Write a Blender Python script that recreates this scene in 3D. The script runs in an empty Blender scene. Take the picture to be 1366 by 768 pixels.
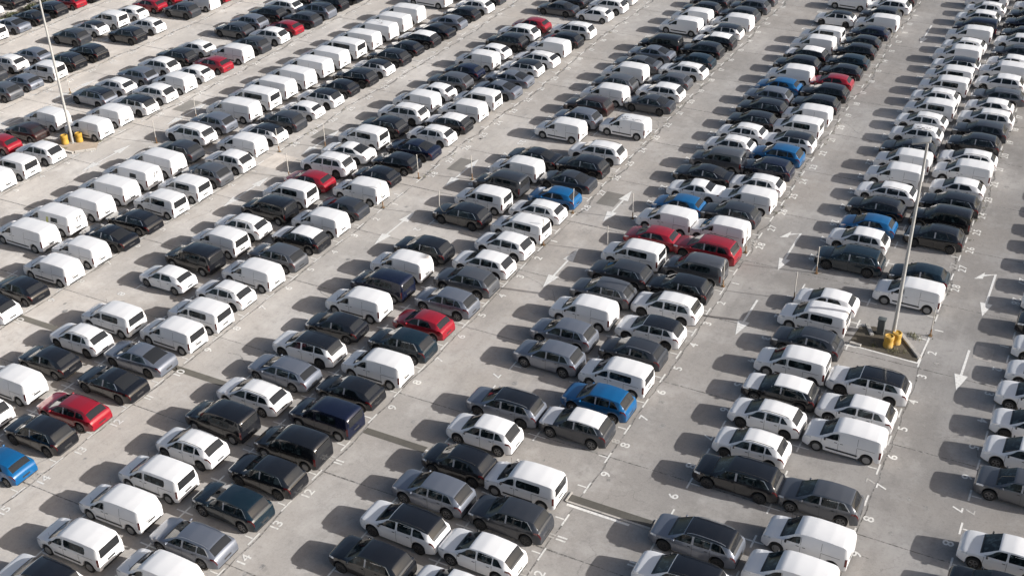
import bpy, bmesh, math, random
from math import radians, sin, cos, pi, hypot
from mathutils import Matrix, Vector

random.seed(11)
scene = bpy.context.scene
C = scene.collection

# ------------------------------------------------------------------ camera
PITCH, ROLL, YAW, CAM_H = 0.5505819271661583, -0.02275748670414483, -0.4897612260383842, 42.729
fwd = Vector((sin(YAW) * cos(PITCH), cos(YAW) * cos(PITCH), -sin(PITCH)))
rgt = Vector((cos(YAW), -sin(YAW), 0))
upv = rgt.cross(fwd)
r2 = rgt * cos(ROLL) + upv * sin(ROLL)
u2 = -rgt * sin(ROLL) + upv * cos(ROLL)
cd = bpy.data.cameras.new('camera')
cd.sensor_width = 36
cd.lens = 36 * 1573.04 / 1366
cd.clip_start = 0.5
cd.clip_end = 2000
cam = bpy.data.objects.new('camera', cd)
C.objects.link(cam)
cam.matrix_world = Matrix(((r2.x, u2.x, -fwd.x, 0), (r2.y, u2.y, -fwd.y, 0), (r2.z, u2.z, -fwd.z, CAM_H), (0, 0, 0, 1)))
scene.camera = cam

# ------------------------------------------------------------------ light
SUN_TO = Vector((2.52, 0.50, 1.0)).normalized()
SUN_EL = math.asin(SUN_TO.z)
world = bpy.data.worlds.new('World')
scene.world = world
world.use_nodes = True
wn = world.node_tree
wn.nodes.clear()
sky = wn.nodes.new('ShaderNodeTexSky')
sky.sky_type = 'NISHITA'
sky.sun_disc = False
sky.sun_elevation = SUN_EL
sky.sun_rotation = math.atan2(SUN_TO.x, SUN_TO.y)
sky.air_density = 0.8
sky.dust_density = 3.5
sky.ozone_density = 1.0
bg = wn.nodes.new('ShaderNodeBackground')
bg.inputs['Strength'].default_value = 0.098
wo = wn.nodes.new('ShaderNodeOutputWorld')
tint = wn.nodes.new('ShaderNodeMixRGB')          # daylight white balance
tint.blend_type = 'MULTIPLY'
tint.inputs[0].default_value = 1.0
tint.inputs[2].default_value = (1.03, 0.98, 0.91, 1)
wn.links.new(sky.outputs[0], tint.inputs[1])
wn.links.new(tint.outputs[0], bg.inputs['Color'])
wn.links.new(bg.outputs[0], wo.inputs['Surface'])
sl = bpy.data.lights.new('sun', 'SUN')
sl.energy = 4.9
sl.angle = radians(0.5)
sl.color = (1.0, 0.985, 0.962)
sun = bpy.data.objects.new('sun', sl)
C.objects.link(sun)
sun.location = (60, 60, 80)
sun.rotation_euler = SUN_TO.to_track_quat('Z', 'Y').to_euler()
scene.view_settings.view_transform = 'Standard'
scene.view_settings.look = 'None'
scene.view_settings.exposure = 0.60
scene.view_settings.gamma = 1.0

# ------------------------------------------------------------------ materials
def new_mat(name):
    m = bpy.data.materials.new(name)
    m.use_nodes = True
    nt = m.node_tree
    b = nt.nodes['Principled BSDF']
    return m, nt, b

def simple(name, col, rough=0.5, metal=0.0, coat=0.0, spec=0.5):
    m, nt, b = new_mat(name)
    b.inputs['Base Color'].default_value = (*col, 1)
    b.inputs['Roughness'].default_value = rough
    b.inputs['Metallic'].default_value = metal
    b.inputs['Coat Weight'].default_value = coat
    b.inputs['Coat Roughness'].default_value = 0.05
    b.inputs['Specular IOR Level'].default_value = spec
    return m

def paint(name, col, metal=0.0, rough=0.4, coat=0.7, dust=0.10):
    m, nt, b = new_mat(name)
    tc = nt.nodes.new('ShaderNodeTexCoord')
    n = nt.nodes.new('ShaderNodeTexNoise')
    n.inputs['Scale'].default_value = 2.2
    n.inputs['Detail'].default_value = 6
    nt.links.new(tc.outputs['Object'], n.inputs['Vector'])
    oi = nt.nodes.new('ShaderNodeObjectInfo')
    mp = nt.nodes.new('ShaderNodeMapRange')
    mp.inputs[1].default_value = 0.4
    mp.inputs[2].default_value = 0.8
    mp.inputs[3].default_value = 0.0
    mp.inputs[4].default_value = dust * 2
    nt.links.new(n.outputs[0], mp.inputs[0])
    mul = nt.nodes.new('ShaderNodeMath')
    mul.operation = 'MULTIPLY'
    nt.links.new(mp.outputs[0], mul.inputs[0])
    nt.links.new(oi.outputs['Random'], mul.inputs[1])
    mix = nt.nodes.new('ShaderNodeMixRGB')
    mix.inputs[1].default_value = (*col, 1)
    mix.inputs[2].default_value = (0.31, 0.30, 0.285, 1)
    nt.links.new(mul.outputs[0], mix.inputs[0])
    nt.links.new(mix.outputs[0], b.inputs['Base Color'])
    b.inputs['Metallic'].default_value = metal
    ra = nt.nodes.new('ShaderNodeMath')
    ra.operation = 'MULTIPLY_ADD'
    ra.inputs[1].default_value = 0.6
    ra.inputs[2].default_value = rough
    nt.links.new(mul.outputs[0], ra.inputs[0])
    nt.links.new(ra.outputs[0], b.inputs['Roughness'])
    b.inputs['Coat Weight'].default_value = coat
    b.inputs['Coat Roughness'].default_value = 0.04
    b.inputs['Specular IOR Level'].default_value = 0.35
    return m

PAINT = {
    'w': paint('white_paint', (0.71, 0.71, 0.715), 0.0, 0.42, 0.6, 0.06),
    'k': paint('black_paint', (0.007, 0.0078, 0.0105), 0.0, 0.20, 0.85, 0.006),
    'd': paint('dark_grey_paint', (0.036, 0.040, 0.049), 0.3, 0.30, 0.85, 0.012),
    'g': paint('grey_paint', (0.108, 0.114, 0.128), 0.5, 0.34, 0.9, 0.02),
    's': paint('silver_blue_paint', (0.175, 0.192, 0.23), 0.5, 0.34, 0.9, 0.02),
    'b': paint('blue_paint', (0.003, 0.088, 0.235), 0.10, 0.28, 1.0, 0.015),
    'r': paint('red_paint', (0.255, 0.006, 0.016), 0.1, 0.28, 1.0, 0.015),
    'n': paint('navy_paint', (0.005, 0.008, 0.024), 0.1, 0.25, 0.85, 0.01),
    't': paint('teal_paint', (0.004, 0.014, 0.023), 0.1, 0.25, 0.85, 0.01),
    'u': paint('brown_paint', (0.035, 0.020, 0.019), 0.2, 0.33, 0.9, 0.02),
}
M_TRIM = simple('black_trim', (0.022, 0.022, 0.023), 0.6)
M_GLASS = simple('dark_glass', (0.008, 0.015, 0.018), 0.03, 0, 0, 0.34)
def cabin_glass(m, lo, hi):
    nt = m.node_tree; b = nt.nodes['Principled BSDF']
    tc = nt.nodes.new('ShaderNodeTexCoord'); oi = nt.nodes.new('ShaderNodeObjectInfo')
    n = nt.nodes.new('ShaderNodeTexNoise'); n.noise_dimensions = '4D'
    n.inputs['Scale'].default_value = 3.2; n.inputs['Detail'].default_value = 3
    ml = nt.nodes.new('ShaderNodeMath'); ml.operation = 'MULTIPLY'; ml.inputs[1].default_value = 40
    nt.links.new(oi.outputs['Random'], ml.inputs[0]); nt.links.new(ml.outputs[0], n.inputs['W'])
    nt.links.new(tc.outputs['Object'], n.inputs['Vector'])
    mp = nt.nodes.new('ShaderNodeMapRange'); mp.inputs[1].default_value = .5; mp.inputs[2].default_value = .68
    nt.links.new(n.outputs[0], mp.inputs[0])
    mx = nt.nodes.new('ShaderNodeMixRGB'); mx.inputs[1].default_value = (*lo, 1); mx.inputs[2].default_value = (*hi, 1)
    nt.links.new(mp.outputs[0], mx.inputs[0]); nt.links.new(mx.outputs[0], b.inputs['Base Color'])
cabin_glass(M_GLASS, (0.006, 0.010, 0.012), (0.055, 0.075, 0.080))
M_RGLASS = simple('sky_grey_rear_glass', (0.020, 0.021, 0.023), 0.08, 0, 0, 0.40)  # greyer than the side glass: reflected sky put into the base colour
M_PILLAR = simple('pale_pillar', (0.34, 0.34, 0.36), 0.4)  # B-pillars in one even pale grey
M_CHROME = simple('chrome_strip', (0.60, 0.60, 0.60), 0.25, 0.6)
M_TYRE = simple('tyre_rubber', (0.018, 0.018, 0.018), 0.8)
M_ALLOY = simple('alloy_rim', (0.20, 0.20, 0.205), 0.35, 0.7)
M_DALLOY = simple('dark_alloy_rim', (0.06, 0.06, 0.062), 0.35, 0.6)
M_STEEL = simple('hubcap', (0.24, 0.24, 0.24), 0.45, 0.3)
M_HEAD = simple('headlight_lens', (0.55, 0.58, 0.62), 0.08, 0.2, 0.8)
M_TAIL = simple('taillight_lens', (0.085, 0.006, 0.007), 0.12, 0, 0.8)
M_RAIL = simple('roof_rail_metal', (0.45, 0.45, 0.46), 0.3, 0.8)
M_RAILK = simple('black_roof_rail', (0.03, 0.03, 0.03), 0.4, 0.1)
M_FILM = simple('white_transport_film', (0.68, 0.68, 0.685), 0.6)
M_PAPER = simple('paper', (0.7, 0.7, 0.68), 0.8)
M_YEL = paint('yellow_paint', (0.42, 0.25, 0.035), 0, 0.7, 0.0, 0.35)
M_POLE = simple('galvanised_steel', (0.40, 0.40, 0.39), 0.5, 0.3)
M_POSTW = simple('post_white', (0.42, 0.40, 0.37), 0.6, 0.0)
M_RUST = simple('rusty_base', (0.20, 0.11, 0.05), 0.8)
M_BOX = simple('cabinet_grey', (0.10, 0.11, 0.11), 0.5, 0.2)
M_LENS = simple('lamp_glass', (0.55, 0.56, 0.57), 0.3)
M_BARK = simple('bark', (0.09, 0.065, 0.045), 0.9)

def leaf_mat(name, c1, c2):
    m, nt, b = new_mat(name)
    gi = nt.nodes.new('ShaderNodeNewGeometry')
    mix = nt.nodes.new('ShaderNodeMixRGB')
    mix.inputs[1].default_value = (*c1, 1)
    mix.inputs[2].default_value = (*c2, 1)
    nt.links.new(gi.outputs['Random Per Island'], mix.inputs[0])
    nt.links.new(mix.outputs[0], b.inputs['Base Color'])
    b.inputs['Roughness'].default_value = 0.6
    return m
M_LEAF = leaf_mat('leaves', (0.05, 0.062, 0.03), (0.11, 0.11, 0.06))
M_WEED = leaf_mat('weed_leaves', (0.07, 0.085, 0.03), (0.16, 0.15, 0.07))

def ground_mat(name, base, patch=False):
    m, nt, b = new_mat(name)
    b.inputs['Diffuse Roughness'].default_value = 1.0
    L = nt.links
    tc = nt.nodes.new('ShaderNodeTexCoord')
    def noise(scale, detail=6, rough=0.6, vec=None, sc=None):
        n = nt.nodes.new('ShaderNodeTexNoise')
        n.inputs['Scale'].default_value = scale
        n.inputs['Detail'].default_value = detail
        n.inputs['Roughness'].default_value = rough
        v = vec or tc.outputs['Object']
        if sc:
            mp = nt.nodes.new('ShaderNodeMapping')
            mp.inputs['Scale'].default_value = sc
            L.new(v, mp.inputs['Vector'])
            v = mp.outputs[0]
        L.new(v, n.inputs['Vector'])
        return n.outputs[0]
    def rng(v, a, b_, c, d):
        n = nt.nodes.new('ShaderNodeMapRange')
        n.inputs[1].default_value = a; n.inputs[2].default_value = b_
        n.inputs[3].default_value = c; n.inputs[4].default_value = d
        L.new(v, n.inputs[0])
        return n.outputs[0]
    def mixc(f, a, c, mode='MIX'):
        n = nt.nodes.new('ShaderNodeMixRGB')
        n.blend_type = mode
        if isinstance(f, float): n.inputs[0].default_value = f
        else: L.new(f, n.inputs[0])
        for i, v in ((1, a), (2, c)):
            if isinstance(v, tuple): n.inputs[i].default_value = (*v, 1)
            else: L.new(v, n.inputs[i])
        return n.outputs[0]
    dark = tuple(c * k for c, k in zip(base, (0.64, 0.63, 0.62)))
    lite = tuple(c * k for c, k in zip(base, (1.22, 1.22, 1.22)))
    warm = tuple(c * k for c, k in zip(base, (1.04, 0.97, 0.90)))
    col = mixc(rng(noise(0.10, 5), 0.35, 0.66, 0, 1), dark, lite)
    col = mixc(rng(noise(0.045, 3), 0.42, 0.62, 0, 0.7), col, warm)
    # slab to slab tint
    if not patch:
        mp = nt.nodes.new('ShaderNodeMapping')
        mp.inputs['Location'].default_value = (5.95 / 6.9, -63.85 / 8.07, 0)
        mp.inputs['Scale'].default_value = (1 / 6.9, 1 / 8.07, 1)
        L.new(tc.outputs['Object'], mp.inputs['Vector'])
        fl = nt.nodes.new('ShaderNodeVectorMath'); fl.operation = 'FLOOR'
        L.new(mp.outputs[0], fl.inputs[0])
        wn_ = nt.nodes.new('ShaderNodeTexWhiteNoise')
        L.new(fl.outputs[0], wn_.inputs['Vector'])
        col = mixc(rng(wn_.outputs['Value'], 0, 1, 0.0, 0.42), col, dark)
    # tyre-worn streaks along the lanes
    col = mixc(rng(noise(1.0, 5, 0.6, None, (0.9, 0.05, 1)), 0.50, 0.72, 0, 0.55), col, dark)
    # small stains, oil spots
    st = tuple(c * 0.5 for c in base)
    col = mixc(rng(noise(0.55, 8, 0.75), 0.56, 0.78, 0, 0.70), col, st)
    col = mixc(rng(noise(2.6, 5, 0.6), 0.62, 0.76, 0, 0.50), col, st)
    # fine aggregate
    col = mixc(rng(noise(14, 4, 0.7), 0.3, 0.7, 0, 0.38), col, lite)
    col = mixc(rng(noise(30, 3, 0.7), 0.55, 0.75, 0, 0.25), col, st)
    col = mixc(rng(noise(0.9, 9, 0.8, None, (1, 0.35, 1)), 0.50, 0.70, 0, 0.42), col, dark)
    col = mixc(rng(noise(5.5, 8, 0.8), 0.50, 0.72, 0, 0.45), col, st)
    col = mixc(rng(noise(0.28, 8, 0.75), 0.50, 0.68, 0, 0.75), col, lite)
    col = mixc(rng(noise(0.16, 7, 0.7, None, (1, 0.6, 1)), 0.52, 0.66, 0, 0.65), col, dark)
    col = mixc(rng(noise(1.7, 7, 0.75), 0.54, 0.72, 0, 0.55), col, st)
    # hairline cracks
    vo = nt.nodes.new('ShaderNodeTexVoronoi')
    vo.feature = 'DISTANCE_TO_EDGE'
    vo.inputs['Scale'].default_value = 0.16
    dn = nt.nodes.new('ShaderNodeTexNoise'); dn.inputs['Scale'].default_value = 0.7; dn.inputs['Detail'].default_value = 5
    L.new(tc.outputs['Object'], dn.inputs['Vector'])
    va = nt.nodes.new('ShaderNodeVectorMath'); va.operation = 'MULTIPLY_ADD'
    va.inputs[1].default_value = (2.4, 2.4, 0)
    L.new(dn.outputs['Color'], va.inputs[0]); L.new(tc.outputs['Object'], va.inputs[2])
    L.new(va.outputs[0], vo.inputs['Vector'])
    cr = rng(vo.outputs['Distance'], 0.0, 0.004, 0.45, 0.0)
    mk = nt.nodes.new('ShaderNodeMath'); mk.operation = 'MULTIPLY'
    L.new(cr, mk.inputs[0]); L.new(rng(noise(0.08, 2), 0.50, 0.6, 0, 1), mk.inputs[1])
    col = mixc(mk.outputs[0], col, tuple(c * 0.35 for c in base))
    L.new(col, b.inputs['Base Color'])
    b.inputs['Roughness'].default_value = 0.88
    bp = nt.nodes.new('ShaderNodeBump')
    bp.inputs['Strength'].default_value = 0.25
    bp.inputs['Distance'].default_value = 0.02
    L.new(noise(9, 6, 0.7), bp.inputs['Height'])
    L.new(bp.outputs[0], b.inputs['Normal'])
    return m
CONC = (0.362, 0.346, 0.330)
M_GROUND = ground_mat('concrete', CONC)
M_PATCH = ground_mat('dark_patch', (0.17, 0.165, 0.155), True)
M_PALEP = ground_mat('pale_patch', (0.43, 0.40, 0.37), True)
M_CHAN = ground_mat('dark_channel', (0.105, 0.10, 0.088), True)  # dark tone for the flat drain strips
M_KERB = ground_mat('kerb_concrete', (0.46, 0.44, 0.41), True)
M_SOIL = ground_mat('soil', (0.10, 0.085, 0.062), True)
M_SOILR = ground_mat('gravel', (0.30, 0.25, 0.20), True)

def worn(name, col, a=0.30, bb=0.60):
    m, nt, b = new_mat(name)
    L = nt.links
    tc = nt.nodes.new('ShaderNodeTexCoord')
    n = nt.nodes.new('ShaderNodeTexNoise')
    n.inputs['Scale'].default_value = 5.0; n.inputs['Detail'].default_value = 8; n.inputs['Roughness'].default_value = 0.75
    L.new(tc.outputs['Object'], n.inputs['Vector'])
    mp = nt.nodes.new('ShaderNodeMapRange')
    mp.inputs[1].default_value = a; mp.inputs[2].default_value = bb
    L.new(n.outputs[0], mp.inputs[0])
    mix = nt.nodes.new('ShaderNodeMixRGB')
    mix.inputs[1].default_value = (*CONC, 1)
    mix.inputs[2].default_value = (*col, 1)
    L.new(mp.outputs[0], mix.inputs[0])
    L.new(mix.outputs[0], b.inputs['Base Color'])
    b.inputs['Roughness'].default_value = 0.7
    return m
M_LINE = worn('road_paint', (0.68, 0.67, 0.64), 0.30, 0.50)
M_FAINT = worn('faded_road_paint', (0.56, 0.54, 0.50), 0.40, 0.70)
M_TAR = worn('tar', (0.085, 0.08, 0.073), 0.38, 0.56)
M_OIL = worn('oil', (0.16, 0.155, 0.145), 0.38, 0.62)

# ------------------------------------------------------------------ helpers
def link_mesh(name, me, parent=None, mats=()):
    o = bpy.data.objects.new(name, me)
    C.objects.link(o)
    for m in mats:
        me.materials.append(m)
    if parent: o.parent = parent
    return o

def bm_mesh(name, bm, smooth=False, angle=35):
    me = bpy.data.meshes.new(name)
    bm.to_mesh(me)
    bm.free()
    if smooth:
        me.shade_smooth()
        me.set_sharp_from_angle(angle=radians(angle))
    return me

def add_box(bm, c, s, rz=0.0, bevel=0.0, taper=1.0, mi=0):
    vs = []
    for dz in (-.5, .5):
        k = taper if dz > 0 else 1.0
        for dx, dy in ((-.5, -.5), (.5, -.5), (.5, .5), (-.5, .5)):
            x, y = dx * s[0] * k, dy * s[1] * k
            vs.append(bm.verts.new((c[0] + x * cos(rz) - y * sin(rz), c[1] + x * sin(rz) + y * cos(rz), c[2] + dz * s[2])))
    fs = []
    for f in ((3, 2, 1, 0), (4, 5, 6, 7), (0, 1, 5, 4), (1, 2, 6, 5), (2, 3, 7, 6), (3, 0, 4, 7)):
        fa = bm.faces.new([vs[i] for i in f]); fa.material_index = mi; fs.append(fa)
    if bevel > 0:
        es = list({e for f in fs for e in f.edges})
        r = bmesh.ops.bevel(bm, geom=es, offset=bevel, segments=2, affect='EDGES', profile=0.5)
        for f in r['faces']: f.material_index = mi
    return vs

def add_lathe(bm, prof, c=(0, 0, 0), seg=20, axis='z', mi=0, closed=True):
    rings = []
    for r, h in prof:
        ring = []
        for k in range(seg):
            a = 2 * pi * k / seg
            if axis == 'z': p = (c[0] + r * cos(a), c[1] + r * sin(a), c[2] + h)
            else: p = (c[0] + r * cos(a), c[1] + h, c[2] + r * sin(a))
            ring.append(bm.verts.new(p))
        rings.append(ring)
    for a, b in zip(rings[:-1], rings[1:]):
        for k in range(seg):
            q = [a[k], a[(k + 1) % seg], b[(k + 1) % seg], b[k]]
            if axis != 'z': q.reverse()
            bm.faces.new(q).material_index = mi
    if closed:
        for ring, fl in ((rings[0], axis == 'z'), (rings[-1], axis != 'z')):
            bm.faces.new(list(reversed(ring)) if fl else ring).material_index = mi
    return rings

def add_tube(bm, pts, r, seg=8, mi=0):
    prev = None
    for i, p in enumerate(pts):
        p = Vector(p)
        d = (Vector(pts[min(i + 1, len(pts) - 1)]) - Vector(pts[max(i - 1, 0)])).normalized()
        a = d.cross(Vector((0, 0, 1)) if abs(d.z) < .9 else Vector((1, 0, 0))).normalized()
        b = d.cross(a)
        rr = r[i] if isinstance(r, (list, tuple)) else r
        ring = [bm.verts.new(p + (a * cos(2 * pi * k / seg) + b * sin(2 * pi * k / seg)) * rr) for k in range(seg)]
        if prev:
            for k in range(seg):
                bm.faces.new([prev[k], prev[(k + 1) % seg], ring[(k + 1) % seg], ring[k]]).material_index = mi
        else:
            bm.faces.new(list(reversed(ring))).material_index = mi
        prev = ring
    bm.faces.new(prev).material_index = mi

def quad_sheet(bm, pts, z=0.0):
    bm.faces.new([bm.verts.new((p[0], p[1], z)) for p in pts])

def rect_sheet(bm, cx, cy, sx, sy, z=0.0):
    quad_sheet(bm, ((cx - sx / 2, cy - sy / 2), (cx + sx / 2, cy - sy / 2), (cx + sx / 2, cy + sy / 2), (cx - sx / 2, cy + sy / 2)), z)

def structure(name, bm, mat):
    o = link_mesh(name, bm_mesh(name, bm), None, (mat,))
    o['kind'] = 'structure'
    return o

def tag(o, label, cat, group=None):
    o['label'] = label
    o['category'] = cat
    if group: o['group'] = group
    return o

def empty(name, loc=(0, 0, 0), rz=0.0):
    o = bpy.data.objects.new(name, None)
    C.objects.link(o)
    o.empty_display_size = 0.4
    o.location = loc
    o.rotation_euler = (0, 0, rz)
    return o

# ------------------------------------------------------------------ parking grid
def Yn(n):
    if n >= 1: return 71.43 - 2.8 * n - 0.48
    m = -n
    return 71.13 + 2.86 * m + 0.0045 * m * m
# column centre X: (lower field, upper field), and X of painted numbers
COLX = {
    'D0L': (1.15, 1.3), 'D1R': (-7.95, -7.85), 'D1L': (-12.6, -12.6), 'D2R': (-21.85, -22.0), 'D2L': (-26.5, -26.15),
    'D3R': (-35.45, -35.75), 'D3L': (-40.55, -40.3), 'D4R': (-49.4, -50.1), 'D4L': (-54.5, -55.0),
    'D5R': (-62.75, -63.7), 'D5L': (-68.2, -69.4), 'D6R': (-78.6, -78.9), 'D6L': (-83.4, -83.5),
    'D7R': (-92.6, -92.9), 'D7L': (-98.0, -98.0), 'D8R': (-107.3, -107.3), 'D8L': (-114.3, -114.3),
}
NUMX = {'D0L': -1.45, 'D1R': -5.4, 'D1L': -15.15, 'D2R': -19.1, 'D2L': -28.85, 'D3R': -32.95, 'D3L': -43.1, 'D4R': -46.85,
        'D4L': -56.9, 'D5R': -60.75, 'D5L': -71.9, 'D6R': -76.2, 'D6L': -86.2, 'D7R': -90.2, 'D7L': -100.6, 'D8R': -104.7}
CENTX = {1: -10.27, 2: -24.0, 3: -38.0, 4: -52.1, 5: -66.0, 6: -81.2, 7: -95.4}

# ------------------------------------------------------------------ ground
bm = bmesh.new()
quad_sheet(bm, ((-420, -60), (160, -60), (160, 420), (-420, 420)))
structure('ground', bm, M_GROUND)

rg = random.Random(5)
bm = bmesh.new()          # slab joints and tar filled cracks, one thin sheet
def crack(pts, w, z=0.004):
    prev = None
    for i, p in enumerate(pts):
        a = pts[max(i - 1, 0)]; b = pts[min(i + 1, len(pts) - 1)]
        d = Vector((b[0] - a[0], b[1] - a[1])); d.normalize()
        ww = w * rg.uniform(0.5, 1.4)
        l = bm.verts.new((p[0] - d.y * ww / 2, p[1] + d.x * ww / 2, z)); r = bm.verts.new((p[0] + d.y * ww / 2, p[1] - d.x * ww / 2, z))
        if prev: bm.faces.new((prev[1], r, l, prev[0]))
        prev = (l, r)
def wobble_line(p0, p1, amp, step, w, z=0.004):
    L_ = hypot(p1[0] - p0[0], p1[1] - p0[1]); n = max(2, int(L_ / step))
    d = ((p1[0] - p0[0]) / L_, (p1[1] - p0[1]) / L_)
    off = 0; pts = []
    for i in range(n + 1):
        off += rg.uniform(-amp, amp); off *= 0.9
        t = i / n
        pts.append((p0[0] + (p1[0] - p0[0]) * t - d[1] * off, p0[1] + (p1[1] - p0[1]) * t + d[0] * off))
    crack(pts, w, z)
k = 0
for i in range(-6, 12):                                    # joints across the rows
    y = 63.85 + 8.07 * i
    wobble_line((-150, y), (20, y), 0.02, 1.2, 0.075, 0.004 + 0.0004 * (i % 2))
for key in ('D1R', 'D2R', 'D3R', 'D4R', 'D5R', 'D6R', 'D7R', 'D8R'):
    x = NUMX[key] - 0.35
    wobble_line((x, 10), (x, 72), 0.07, 0.5, 0.07, 0.0052)
    wobble_line((x, 73), (x, 190), 0.18, 0.5, 0.15, 0.0052)
for i in range(34):                                        # wandering cracks
    x = rg.uniform(-110, 0); y = rg.uniform(30, 125); a = rg.uniform(0, 2 * pi)
    pts = [(x, y)]
    for j in range(rg.randint(6, 22)):
        a += rg.uniform(-0.16, 0.16); aa = a + rg.uniform(-.5, .5)
        x += cos(aa) * 0.45; y += sin(aa) * 0.45
        pts.append((x, y))
    crack(pts, 0.032, 0.006)
structure('ground_joints', bm, M_TAR)

# repair patches
bm = bmesh.new()
for x, y, sx, sy in ((-31.88, 76.6, 1.5, 2.3), (-45.6, 77.0, 1.4, 2.4), (-59.7, 77.3, 1.5, 2.2), (-75.2, 77.2, 1.5, 2.6)):
    rect_sheet(bm, x, y, sx, sy, 0.007)
structure('ground_patch', bm, M_PATCH)
bm = bmesh.new()
rect_sheet(bm, -2.45, 67.2, 1.1, 1.6, 0.007)
rect_sheet(bm, -60.0, 71.0, 2.4, 2.6, 0.007)
structure('ground_patch', bm, M_PALEP)

# oil drips in the bays and lanes
bm = bmesh.new()
for i in range(260):
    key = rg.choice([k for k in COLX])
    n = rg.randint(-14, 14)
    x = COLX[key][0 if n >= 1 else 1] + rg.choice([-1.2, -1.0, -.8, 3.4, 4.2, 4.8]) + rg.uniform(-.4, .4); y = Yn(n) + rg.uniform(-.7, .7)
    r0 = rg.uniform(.06, .22); k = rg.randint(8, 12)
    quad_sheet(bm, [(x + r0 * rg.uniform(.6, 1.2) * cos(2 * pi * q / k), y + r0 * rg.uniform(.6, 1.4) * sin(2 * pi * q / k)) for q in range(k)], 0.0030)
structure('oil_stains', bm, M_OIL)

# drain channels across each lane
for x0, x1 in ((-20.1, -15.3), (-33.2, -29.1), (-47.8, -42.9), (-61.4, -57.2)):
    bm = bmesh.new()
    rect_sheet(bm, (x0 + x1) / 2, 43.72, x1 - x0, 0.52, 0.008)
    structure('drain_channel', bm, M_CHAN)
    if x0 != -20.1: continue
    bm = bmesh.new()
    add_box(bm, ((x0 + x1) / 2, 43.34, 0.015), (x1 - x0, 0.13, 0.07), bevel=0.015)
    for xx in (x0 - 0.05, x1 + 0.05):
        add_box(bm, (xx, 43.72, 0.02), (0.10, 0.8, 0.06), bevel=0.01)
    structure('drain_kerb', bm, M_KERB)

# ------------------------------------------------------------------ painted markings
glyph = {}
def make_glyphs():
    for ch in '0123456789':
        cu = bpy.data.curves.new('g', 'FONT')
        cu.body = ch; cu.size = 1.0; cu.align_x = 'LEFT'
        cu.offset = 0.014
        o = bpy.data.objects.new('g', cu)
        C.objects.link(o)
        bpy.context.view_layer.update()
        dg = bpy.context.evaluated_depsgraph_get()
        me = bpy.data.meshes.new_from_object(o.evaluated_get(dg))
        vs = [tuple(v.co) for v in me.vertices]
        fs = [tuple(p.vertices) for p in me.polygons]
        x0 = min(v[0] for v in vs); x1 = max(v[0] for v in vs); y0 = min(v[1] for v in vs); y1 = max(v[1] for v in vs)
        glyph[ch] = ([(v[0] - x0, v[1] - y0) for v in vs], fs, x1 - x0, y1 - y0)
        bpy.data.objects.remove(o)
        bpy.data.meshes.remove(me)
        bpy.data.curves.remove(cu)
make_glyphs()
def number(bm, txt, x, y, rot, h=0.56, z=0.0085):
    sc = h / glyph['0'][3]
    W_ = sum(glyph[c][2] * sc * 1.12 for c in txt) + 0.12 * (len(txt) - 1)
    px = -W_ / 2
    for c in txt:
        vs, fs, w, hh = glyph[c]
        vv = []
        for a, b in vs:
            lx, ly = px + a * sc * 1.12, b * sc - h / 2
            vv.append(bm.verts.new((x + lx * cos(rot) - ly * sin(rot), y + lx * sin(rot) + ly * cos(rot), z)))
        for f in fs:
            try: bm.faces.new([vv[i] for i in f])
            except ValueError: pass
        px += w * sc * 1.12 + 0.12
bmN = bmesh.new(); bmF = bmesh.new(); bmT = bmesh.new()
for key, nx in NUMX.items():
    right = key.endswith('R')
    for n in range(16, -24, -1):
        y = Yn(n) + 0.48
        if n >= 1: txt = str(n)
        elif n <= -1 and 30 + n > 0: txt = str(29 + n if 29 + n > 0 else 1)
        else: txt = None
        if n < -20: txt = None
        jx, jy = rg.uniform(-.05, .05), rg.uniform(-.05, .05)
        if n == 10 and key in ('D2R', 'D1L', 'D3R'): txt = None
        if txt and not (n == 0):
            if right:
                number(bmN, txt, nx + jx, y + jy, pi / 2)
                if rg.random() < 0.5: number(bmF, txt, nx - 0.62 + jx, y + jy + rg.uniform(-.1, .3), pi / 2, 0.5, 0.0080)
            else:
                number(bmN, txt, nx + jx, y + jy, -pi / 2)
                if rg.random() < 0.5: number(bmF, txt, nx + 0.62 + jx, y + jy - rg.uniform(-.1, .3), -pi / 2, 0.5, 0.0080)
        yb = (Yn(n) + Yn(n - 1)) / 2 + 0.48
        if right:
            rect_sheet(bmT, nx - 0.45, yb, 0.10, 0.95, 0.0075)
            rect_sheet(bmT, nx - 0.78, yb, 0.50, 0.09, 0.0070)
        else:
            rect_sheet(bmT, nx + 0.42, yb, 0.10, 0.95, 0.0075)
            rect_sheet(bmT, nx + 0.75, yb, 0.50, 0.09, 0.0070)
for kx, x in CENTX.items():
    for n in range(16, -24, -1):
        yb = (Yn(n) + Yn(n - 1)) / 2 + 0.48
        rect_sheet(bmT, x, yb, 0.10, 1.0, 0.0075)
        rect_sheet(bmT, x, yb, 1.1, 0.09, 0.0070)
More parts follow.
